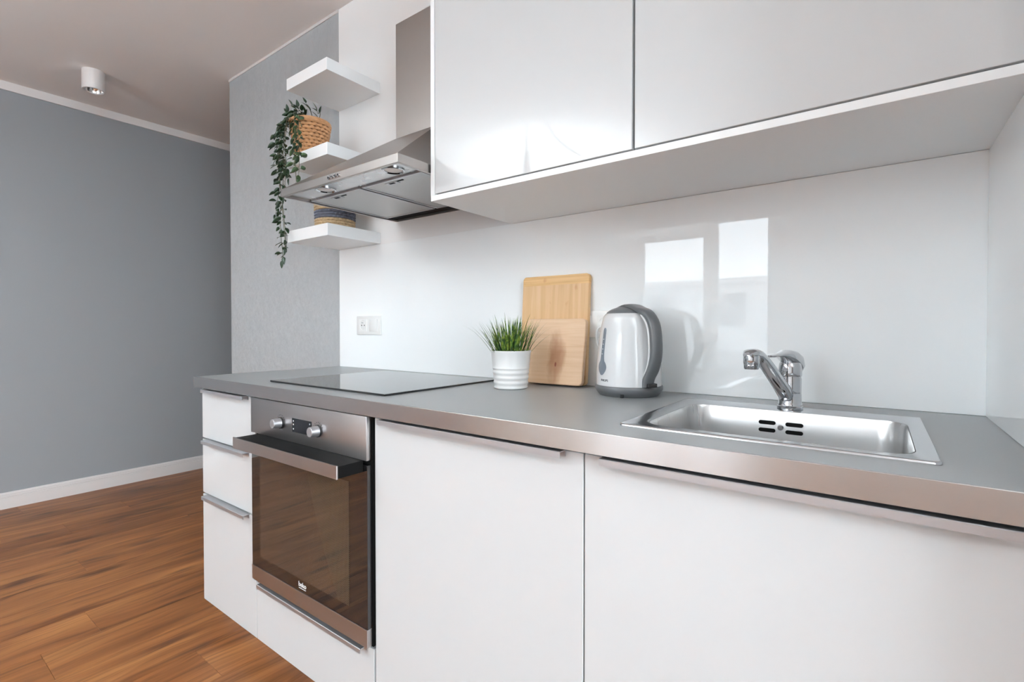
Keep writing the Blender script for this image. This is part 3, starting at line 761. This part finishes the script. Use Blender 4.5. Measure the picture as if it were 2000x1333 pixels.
def add_leaf(p, direction, scale=1.0, k=None):
    me = LM[k if k is not None else random.choice([0, 0, 1, 1, 2])]
    o = bpy.data.objects.new('leaf', me); col.objects.link(o); o.parent = pl
    d = Vector(direction).normalized()
    q = d.to_track_quat('Y', 'Z') @ Euler((0, random.uniform(-.9, .9), 0)).to_quaternion()
    o.rotation_mode = 'QUATERNION'; o.rotation_quaternion = q; o.scale = (scale,)*3
    o.location = Vector(p) - OFF[pl.name]
VINES = [  # way points: the shoots rise out of the basket and hang over its left and front side
    [(-2.00, 1.20, 1.975), (-2.04, 1.16, 1.995), (-2.055, 1.115, 1.93), (-2.045, 1.105, 1.80), (-2.03, 1.10, 1.66), (-2.035, 1.10, 1.52), (-2.015, 1.10, 1.395)],
    [(-1.99, 1.19, 1.975), (-2.03, 1.13, 1.99), (-2.035, 1.10, 1.92), (-2.01, 1.10, 1.78), (-2.02, 1.10, 1.62), (-2.00, 1.10, 1.46), (-2.01, 1.10, 1.405)],
    [(-1.99, 1.18, 1.975), (-2.01, 1.13, 1.975), (-2.03, 1.10, 1.88), (-2.04, 1.095, 1.76), (-2.025, 1.10, 1.66), (-1.995, 1.095, 1.54), (-1.98, 1.095, 1.44)],
    [(-1.99, 1.16, 1.975), (-1.99, 1.115, 1.965), (-1.985, 1.095, 1.88), (-1.975, 1.09, 1.78), (-1.98, 1.09, 1.66)],
    [(-1.97, 1.15, 1.975), (-1.925, 1.105, 1.985), (-1.905, 1.09, 1.90), (-1.895, 1.085, 1.80), (-1.885, 1.085, 1.69)],
    [(-1.96, 1.15, 1.975), (-1.895, 1.105, 1.96), (-1.875, 1.09, 1.88), (-1.86, 1.085, 1.80), (-1.865, 1.085, 1.72)],
    [(-2.01, 1.21, 1.975), (-2.07, 1.17, 2.01), (-2.095, 1.12, 1.955), (-2.075, 1.11, 1.84), (-2.055, 1.11, 1.74), (-2.07, 1.10, 1.60)],
    [(-1.99, 1.18, 1.975), (-1.99, 1.115, 1.985), (-2.005, 1.10, 1.88), (-1.995, 1.095, 1.79), (-1.945, 1.09, 1.72)],
    [(-1.98, 1.20, 1.96), (-2.01, 1.18, 2.01), (-2.06, 1.15, 2.025)],
    [(-1.96, 1.19, 1.96), (-1.965, 1.17, 2.005), (-1.975, 1.15, 2.02)],
    [(-1.91, 1.20, 1.96), (-1.88, 1.19, 1.995), (-1.865, 1.17, 1.985)],
    [(-1.93, 1.19, 1.96), (-1.90, 1.16, 2.00), (-1.895, 1.14, 2.015)],
    [(-1.95, 1.17, 1.96), (-1.94, 1.14, 2.00), (-1.96, 1.12, 2.01)],
]
nleaf = 0
for vi, way in enumerate(VINES):
    pts = catmull(way, 8)
    sbm = tube(bmesh.new(), pts, .0012, 5)
    acc = 0; side = 1; hang = vi < 8; step = .019
    def twig(p, out, sc_, k=None):
        o_ = Vector(out).normalized(); q_ = Vector(p) + o_*random.uniform(.006, .016)
        tube(sbm, [p, q_], .0006, 4); add_leaf(q_, out, sc_, k)
    for a, b in zip(pts, pts[1:]):
        acc += (b-a).length
        if acc >= step:
            acc = 0; side = -side
            if a.z < 1.70 and random.random() < .08: continue
            out = Vector((side*random.uniform(.5, 1.2), random.uniform(-.6, .1), random.uniform(-.8, .15)))
            if not hang: out = Vector((side*random.uniform(.3, .9), random.uniform(-.6, 0), random.uniform(.1, .9)))
            pale = 2 if (vi in (4, 5) and random.random() < .55) else (0 if random.random() < .5 else 1)
            twig(b, out, random.uniform(.8, 1.12), pale); nleaf += 1
            if hang and random.random() < (.85 if a.z > 1.75 else .35):
                out.x *= -1; out.y = -abs(out.y); out.z -= .3; twig(a, out, random.uniform(.7, 1.0), pale); nleaf += 1
    twig(pts[-1], (random.uniform(-.3, .3), -.2, -1 if hang else .8), .9); nleaf += 1
    link('stem', sbm, 'stem', pl, smooth=60)
for k in range(26):   # tuft over the rim
    a = random.uniform(PI*.8, PI*1.75); r = random.uniform(.04, .085)
    p = (PX + r*math.cos(a), PY + r*math.sin(a), ZS2+.145+random.uniform(-.005, .03))
    add_leaf(p, (math.cos(a)+random.uniform(-.4, .4), math.sin(a)*.8, random.uniform(-.5, .6)), random.uniform(.8, 1.1)); nleaf += 1
print('leaves', nleaf, 'planks', cnt)

ZS3 = 1.4655+.0486
b2 = thing('storage_basket', 'straw basket with a dark blue band on the lowest shelf', 'basket', (-1.885, 1.262, ZS3))
link('woven_side', basket_bm(-1.885, 1.262, ZS3, .076, .082, .175, 15, 30, .0020, lambda t: 1 if .28 < t < .45 else 0), ['wicker_pale', 'wicker_blue', 'wicker_dark'], b2, smooth=60)

# ------------------------------------------------------------------ grass pot
GX, GY = -.884, 1.188
gp = thing('potted_grass', 'artificial grass in a ribbed white pot in front of the chopping boards', 'plant', (GX, GY, ZTOP))
bm = bmesh.new(); z = ZTOP+.0003
prof = [(.0465, z), (.0492, z+.002)]
for k in range(41):
    t = k/40; zz = z+.003+t*.0375*1.6; R = .0495 + (.0600-.0495)*(zz-z)/.112
    R += .0009*math.cos(2*PI*t*4) if t < 1 else 0
    prof.append((R, zz))
prof += [(.0594, z+.106), (.0608, z+.108), (.0608, z+.1135), (.0592, z+.1135), (.056, z+.095), (.001, z+.094)]
lathe(bm, prof, GX, GY, 48, capt=False); link('pot', bm, 'pot_white', gp, smooth=35)
bm = bmesh.new(); lathe(bm, [(.0565, z+.100), (.001, z+.104)], GX, GY, 24, capb=False, capt=False); link('soil', bm, 'soil', gp)
def grass_mat():
    m = mat('grass_blade', (.1, .25, .03, 1), .45); q = NB(m); tcn = q.n('ShaderNodeTexCoord')
    n_ = q.n('ShaderNodeTexNoise', Scale=90.0, Detail=1.0); q.l(tcn.outputs['Object'], n_.inputs['Vector'])
    q.l(q.ramp(n_.outputs['Fac'], [(.3, (.010, .032, .010, 1)), (.48, (.045, .115, .014, 1)), (.64, (.19, .26, .03, 1))]), q.b.inputs['Base Color']); return m
bm = bmesh.new(); rnd = random.Random(3)
for k in range(210):
    a = rnd.uniform(0, 2*PI); r = .052*math.sqrt(rnd.random()); base = Vector((GX + r*math.cos(a), GY + r*math.sin(a), z+.098))
    L = rnd.uniform(.062, .124) if rnd.random() < .9 else rnd.uniform(.10, .135)
    lean = (r/.052)*rnd.uniform(.15, .6) + rnd.uniform(0, .12); curl = rnd.uniform(.0, .7)*(r/.052)
    if rnd.random() < .06: lean += .35
    d = Vector((math.cos(a+rnd.uniform(-.5, .5)), math.sin(a+rnd.uniform(-.5, .5)), 0)); s = Vector((-d.y, d.x, 0)); W = rnd.uniform(.0015, .0026)
    prev = None; p = base.copy(); n = 6
    for i in range(n+1):
        t = i/n; ang = lean + curl*t*t*1.2
        wd = W*(1-t**2.2)+.00008
        cur = (bm.verts.new(p - s*wd), bm.verts.new(p + d*wd*.35), bm.verts.new(p + s*wd))
        if prev: bm.faces.new((prev[0], prev[1], cur[1], cur[0])); bm.faces.new((prev[1], prev[2], cur[2], cur[1]))
        prev = cur; p = p + (d*math.sin(ang) + Vector((0, 0, math.cos(ang))))*(L/n)
gb = link('grass_blades', bm, grass_mat(), gp, smooth=60, recalc=False); gb['kind'] = 'stuff'

# ------------------------------------------------------------------ chopping boards (leaning on the glass)
def board(name, w_, h_, t_, r, m, lab, x, ybase, ztilt, rot=0):
    """local: x width, z height, y thickness (back at 0 -> front at -t)"""
    bm = bmesh.new(); pts = rrect(-w_/2, w_/2, 0, h_, r, 6); c = .002
    inn = rrect(-w_/2+c, w_/2-c, c, h_-c, max(r-c, .002), 6)
    a = ring(bm, [(x_, -t_, z_) for x_, z_ in inn]); b = ring(bm, [(x_, -t_+c, z_) for x_, z_ in pts]); d = ring(bm, [(x_, -c, z_) for x_, z_ in pts]); e = ring(bm, [(x_, 0, z_) for x_, z_ in inn])
    bridge(bm, a, b); bridge(bm, b, d); bridge(bm, d, e); cap(bm, a); cap(bm, e)
    bmesh.ops.recalc_face_normals(bm, faces=bm.faces)
    me = bpy.data.meshes.new(name); bm.to_mesh(me); bm.free(); me.materials.append(M[m]); me.shade_smooth(); me.set_sharp_from_angle(angle=math.radians(35))
    o = bpy.data.objects.new(name, me); col.objects.link(o); o.location = (x, ybase, ZTOP+.0008 + t_*math.sin(ztilt)*1.0); o.rotation_euler = (-ztilt, 0, rot)
    return tag(o, lab, 'chopping board')
gl = YB-.0035
h1 = .349; ba = math.asin(.024/h1)
board('chopping_board', .250, h1, .016, .012, 'bamboo', 'taller bamboo chopping board with a pale top strip, leaning on the glass', -.8400, gl-.001-.024, ba)
h2 = .2065; bb = math.radians(9.5)
board('chopping_board', .213, h2, .017, .014, 'beech', 'smaller pale beech chopping board with dark stain, leaning in front', -.8165, gl-.001-.024-.0165-.024, bb, rot=math.radians(2.0))

# ------------------------------------------------------------------ kettle
KX, KY = -.5435, 1.268
kt = thing('kettle', 'white electric kettle with grey handle and grey base, left of the sink', 'kettle', (KX, KY, ZTOP))
kz = ZTOP
bm = bmesh.new()
lathe(bm, [(.078, kz+.0004), (.080, kz+.003), (.0865, kz+.010), (.0900, kz+.018), (.0900, kz+.025), (.088, kz+.0275)], KX, KY, 64)
bs = link('base', bm, 'grey_plastic', kt, smooth=40)
def KR(z):      # body radius by height
    pts = [(.0280, .0870), (.06, .0865), (.10, .0842), (.14, .0800), (.175, .0755), (.20, .0712), (.213, .0675), (.219, .0620)]
    if z <= pts[0][0]: return pts[0][1]
    for (a, ra), (b, rb) in zip(pts, pts[1:]):
        if z <= b: t = (z-a)/(b-a); return ra+(rb-ra)*t
    return pts[-1][1]
zs = [.0280 + .191*k/30 for k in range(31)]
sm = lambda z: (KR(z-.008)+KR(z)+KR(z+.008))/3 if z < .205 else KR(z)
bm = bmesh.new(); lathe(bm, [(sm(z), kz+z) for z in zs] + [(.057, kz+.2215), (.046, kz+.2235)], KX, KY, 72)
# spout lip opposite the handle
sp = math.radians(152)
for v in bm.verts:
    dx, dy = v.co.x-KX, v.co.y-KY; a = math.atan2(dy, dx); da = (a-sp+PI) % (2*PI)-PI; h = v.co.z-kz
    f = math.exp(-(da/.30)**2)*smoothstep(.165, .219, h)
    r = math.hypot(dx, dy)
    if r > 1e-4 and h < .2205: k = 1+.26*f; v.co.x = KX+dx*k; v.co.y = KY+dy*k
link('body', bm, 'kettle_white', kt, smooth=50)
HA = math.radians(-34); HD = Vector((math.cos(HA), math.sin(HA), 0)); HS = Vector((-HD.y, HD.x, 0))
def ksweep(path, secs, n=20, pw=.75):
    bm = bmesh.new(); prev = None; first = None
    for i, (d, h) in enumerate(path):
        a = path[max(i-1, 0)]; b = path[min(i+1, len(path)-1)]
        t = Vector((b[0]-a[0], b[1]-a[1])).normalized(); up = Vector((-t.y, t.x)); wv, hv = secs[i]; rg = []
        for k in range(n):
            g = 2*PI*k/n; cx = math.copysign(abs(math.cos(g))**pw, math.cos(g))*wv; cy = math.copysign(abs(math.sin(g))**pw, math.sin(g))*hv
            rg.append(bm.verts.new(Vector((KX, KY, kz)) + HD*(d+up.x*cy) + HS*cx + Vector((0, 0, h+up.y*cy))))
        if prev: bridge(bm, prev, rg)
        else: first = rg
        prev = rg
    cap(bm, first); cap(bm, prev); return bm
hp = catmull([(-.045, .2255, 0), (-.02, .2345, 0), (.015, .2395, 0), (.052, .230, 0), (.088, .217, 0), (.113, .190, 0), (.122, .150, 0), (.122, .110, 0), (.111, .078, 0), (.094, .055, 0), (.0885, .040, 0), (.0885, .0285, 0)], 4)
hpath = [(p.x, p.y) for p in hp]; N = len(hpath)
def hsec(i):
    t = i/(N-1); wd = .026 if t < .15 else .026-.010*smoothstep(.15, .42, t) + 0*t; th = .006+.0045*smoothstep(.2, .45, t)-.003*smoothstep(.85, 1, t)
    if t < .08: wd = .016+.010*t/.08; th = .003+.003*t/.08
    return (wd, th)
link('handle', ksweep(hpath, [hsec(i) for i in range(N)]), 'grey_plastic', kt, smooth=60)
i0 = int(N*.36); i1 = int(N*.86)
lin = [(x-.0090, z-.003) for x, z in hpath[i0:i1]]
link('handle_lining', ksweep(lin, [(.0172, .004)]*len(lin)), 'kettle_white', kt, smooth=60)
bm = bmesh.new(); lathe(bm, [(.0605, kz+.2195), (.0590, kz+.2235), (.048, kz+.231), (.030, kz+.2375), (.012, kz+.2405), (.001, kz+.241)], KX, KY, 48, capt=False)
link('lid', bm, 'grey_plastic', kt, smooth=60)
bm = B(-.013, .013, -.009, .009, -.005, .005, bev=.0015)
mt = Matrix.Translation(Vector((KX, KY, kz+.0345)) + HD*.096 + HS*.004) @ Matrix.Rotation(HA+PI/2, 4, 'Z')
bmesh.ops.transform(bm, matrix=mt, verts=bm.verts); link('switch', bm, 'black', kt)
bm = B(-.0042, .0042, -.005, .005, 0, .010, bev=.001); na = math.radians(-78)
mt = Matrix.Translation(Vector((KX+.0835*math.cos(na), KY+.0835*math.sin(na), kz+.0006))) @ Matrix.Rotation(na+PI/2, 4, 'Z')
bmesh.ops.transform(bm, matrix=mt, verts=bm.verts); link('cord_notch', bm, 'black', kt)
# water gauge: long narrow neck with a round bowl, laid on the body
GA = math.radians(-121)
def patch(outline, off=.0012):
    """outline: (s along circumference in m, z) closed; fan of strips on the body"""
    bm = bmesh.new()
    rows = outline    # list of (z, halfwidth)
    prev = None
    for z_, hw in rows:
        R = sm(z_)+off; cur = []
        for k in range(7):
            s_ = -hw + 2*hw*k/6; a = GA + s_/R; e = off if 0 < k < 6 else .0004
            rr_ = sm(z_)+e; cur.append(bm.verts.new((KX+rr_*math.cos(a), KY+rr_*math.sin(a), kz+z_)))
        if prev: bridge(bm, prev, cur, closed=False)
        prev = cur
    return bm
rows = []
for k in range(13):
    t = k/12; rows.append((.056+.037*t, .0185*math.sin(PI*(.04+.82*t))**.75))
hw0 = rows[-1][1]
for k in range(1, 14):
    t = k/13; rows.append((.093+.088*t, .0066 + (hw0-.0066)*math.exp(-t*9) if t < .96 else .004))
gg = link('water_gauge', patch(rows), 'gauge', kt, smooth=60)
bm = bmesh.new()
for k in range(4):
    z_ = .112+k*.013; a = GA; R = sm(z_)+.0014
    c = Vector((KX+R*math.cos(a), KY+R*math.sin(a), kz+z_)); b0 = B(-.0022, .0022, -.0003, .0003, -.0006, .0006)
    bmesh.ops.transform(b0, matrix=Matrix.Translation(c) @ Matrix.Rotation(a+PI/2, 4, 'Z'), verts=b0.verts)
    me = bpy.data.meshes.new('t'); b0.to_mesh(me); b0.free(); bm.from_mesh(me); bpy.data.meshes.remove(me)
link('gauge_marks', bm, 'print_white', kt)
bm = text_bm('PHILIPS', .0085, .0002)
for v in bm.verts:
    s_, zz, e = v.co; z_ = .0425+zz; R = sm(z_)+.0004+e; a = math.radians(-113) + s_/R
    v.co = Vector((KX+R*math.cos(a), KY+R*math.sin(a), kz+z_))
link('lettering', bm, 'print_dark', kt, recalc=False)

# ------------------------------------------------------------------ sockets
def socket_plate(x0, x1, z0, z1, label, order, plugged=False):
    y = gl; t = thing('wall_socket', label, 'socket', ((x0+x1)/2, y, z0))
    bm = bmesh.new(); box(bm, x0, x1, y-.009, y-.0002, z0, z1, bev=.0025)
    link('plate', bm, 'plastic_white', t, smooth=40)
    h = z1-z0; cz = (z0+z1)/2; s = .027
    for k, kind in enumerate(order):
        cx = x0 + (k+.5)*(x1-x0)/2 + (.004 if k == 0 else -.004)
        if kind == 'switch':
            link('rocker', B(cx-s, cx+s, y-.0125, y-.0085, cz-s, cz+s, bev=.002), 'plastic_white', t, smooth=40)
        else:
            bm = bmesh.new()
            pts = rrect(cx-s, cx+s, cz-s, cz+s, .002, 8)
            n = len(pts); o_ = ring(bm, [(a, y-.0105, b) for a, b in pts]); ob = ring(bm, [(a, y-.0085, b) for a, b in pts])
            circ = lambda r, yy: ring(bm, [(cx+r*math.cos(PI/4*0+2*PI*(i+.0)/n), yy, cz+r*math.sin(2*PI*i/n)) for i in range(n)])
            c1_ = circ(.0215, y-.0105); c2_ = circ(.020, y-.0086); c3_ = circ(.001, y-.0088)
            bridge(bm, ob, o_); bridge(bm, o_, c1_); bridge(bm, c1_, c2_); bridge(bm, c2_, c3_)
            ins = link('socket_insert', bm, 'plastic_white', t, smooth=30)
            bm = bmesh.new()
            for dx in (-.0095, .0095): cyl(bm, (cx+dx, y-.0092, cz), (cx+dx, y-.0086, cz), .0028, .0028, 12)
            cyl(bm, (cx, y-.0092, cz+.011), (cx, y-.0086, cz+.011), .0022, .0022, 10)
            link('pin_holes', bm, 'black_matt', ins)
            bm = bmesh.new(); cyl(bm, (cx, y-.0088, cz+.011), (cx, y-.016, cz+.011), .0022, .0018, 12); link('earth_pin', bm, 'chrome', ins)
    return t
socket_plate(-1.893, -1.727, 1.069, 1.152, 'white double plate with socket and switch, left near the shelves', ('socket', 'switch'))
socket_plate(-.785, -.621, 1.069, 1.152, 'white double plate half hidden between chopping boards and kettle', ('switch', 'socket'))
# kettle plug and cord
cx, cz_ = -.664, 1.104
bm = bmesh.new(); cyl(bm, (cx, gl-.0108, cz_), (cx, gl-.030, cz_), .0205, .0195, 28); cyl(bm, (cx, gl-.030, cz_), (cx, gl-.036, cz_), .0195, .012, 28)
link('plug', bm, 'plastic_white', kt, smooth=40)
bm = tube(bmesh.new(), catmull([(cx, gl-.032, cz_), (cx-.012, gl-.040, cz_-.010), (cx-.016, gl-.034, cz_-.045), (cx-.004, gl-.022, cz_-.09), (cx+.012, gl-.016, cz_-.14), (cx+.03, gl-.014, ZTOP+.008), (KX-.03, gl-.012, ZTOP+.005), (KX, KY+.085, ZTOP+.005)], 6), .0034, 8)
link('cord', bm, 'plastic_white', kt, smooth=60)

def uplighter(X, Y, label):
    ft_ = thing('floor_lamp', label, 'lamp', (X, Y, 0), 'uplighters behind the camera')
    bm = bmesh.new(); lathe(bm, [(.13, .0003), (.13, .012), (.12, .018), (.015, .022)], X, Y, 36); link('base', bm, 'plastic_white', ft_, smooth=40)
    bm = bmesh.new(); cyl(bm, (X, Y, .020), (X, Y, 1.91), .011, .011, 16); link('pole', bm, 'plastic_white', ft_, smooth=40)
    bm = bmesh.new(); lathe(bm, [(.012, 1.90), (.06, 1.92), (.115, 1.97), (.145, 2.03), (.141, 2.03), (.112, 1.975), (.058, 1.926), (.001, 1.916)], X, Y, 36, capt=False); link('bowl_shade', bm, 'plastic_white', ft_, smooth=40)
uplighter(ULX, ULY, 'slim white floor uplighter standing before the two-pane window')
uplighter(UR_FILL[0], UR_FILL[1], 'slim white floor uplighter added as unseen fill light by the added side window')  # added lamp, out of view, only there for fill light

# ------------------------------------------------------------------ ceiling spot, and the bare lampholder out of frame
SPX, SPY = -3.675, .873
sl = thing('ceiling_spotlight', 'small white cylindrical spotlight on the ceiling at the left', 'lamp', (SPX, SPY, ZCEIL-.112))
bm = bmesh.new(); lathe(bm, [(.044, ZCEIL-.106), (.046, ZCEIL-.112), (.052, ZCEIL-.112), (.0535, ZCEIL-.110), (.0535, ZCEIL-.0002)], SPX, SPY, 40, capb=False)
link('housing', bm, 'white_trim', sl, smooth=40)
bm = bmesh.new(); lathe(bm, [(.044, ZCEIL-.106), (.036, ZCEIL-.075), (.026, ZCEIL-.070)], SPX, SPY, 36, capb=False, capt=False); link('reflector', bm, 'lamp_reflector', sl, smooth=50)
bm = bmesh.new(); lathe(bm, [(.001, ZCEIL-.092), (.018, ZCEIL-.090), (.025, ZCEIL-.082), (.026, ZCEIL-.070)], SPX, SPY, 28, capb=False); link('bulb', bm, 'black', sl, smooth=50)
lh = thing('lampholder', 'bare white lampholder hanging on a cable from the ceiling', 'lamp', (-1.36, .05, 1.845))
LX, LY = -1.36, .05
bm = bmesh.new(); lathe(bm, [(.018, 1.845), (.020, 1.85), (.018, 1.87), (.013, 1.88), (.013, 1.91), (.015, 1.93), (.010, 1.945), (.004, 1.949)], LX, LY, 28); link('socket', bm, 'plastic_white', lh, smooth=40)
link('cable', tube(bmesh.new(), catmull([(LX, LY, 1.948), (LX, LY, 2.3), (LX+.01, LY-.01, 2.5), (LX+.0, LY, ZCEIL-.03)], 6), .003, 8), 'plastic_white', lh, smooth=60)
link('slack_cable', tube(bmesh.new(), catmull([(LX+.0, LY, ZCEIL-.03), (LX+.10, LY, 2.10), (LX+.22, LY, 1.92), (LX+.36, LY, 1.86), (LX+.52, LY, 1.95), (LX+.66, LY, 2.3), (LX+.7, LY, ZCEIL-.02)], 8), .0025, 8), 'plastic_white', lh, smooth=60)
bm = bmesh.new(); lathe(bm, [(.012, ZCEIL-.035), (.035, ZCEIL-.02), (.04, ZCEIL-.0002)], LX, LY, 28); link('ceiling_rose', bm, 'plastic_white', lh, smooth=40)
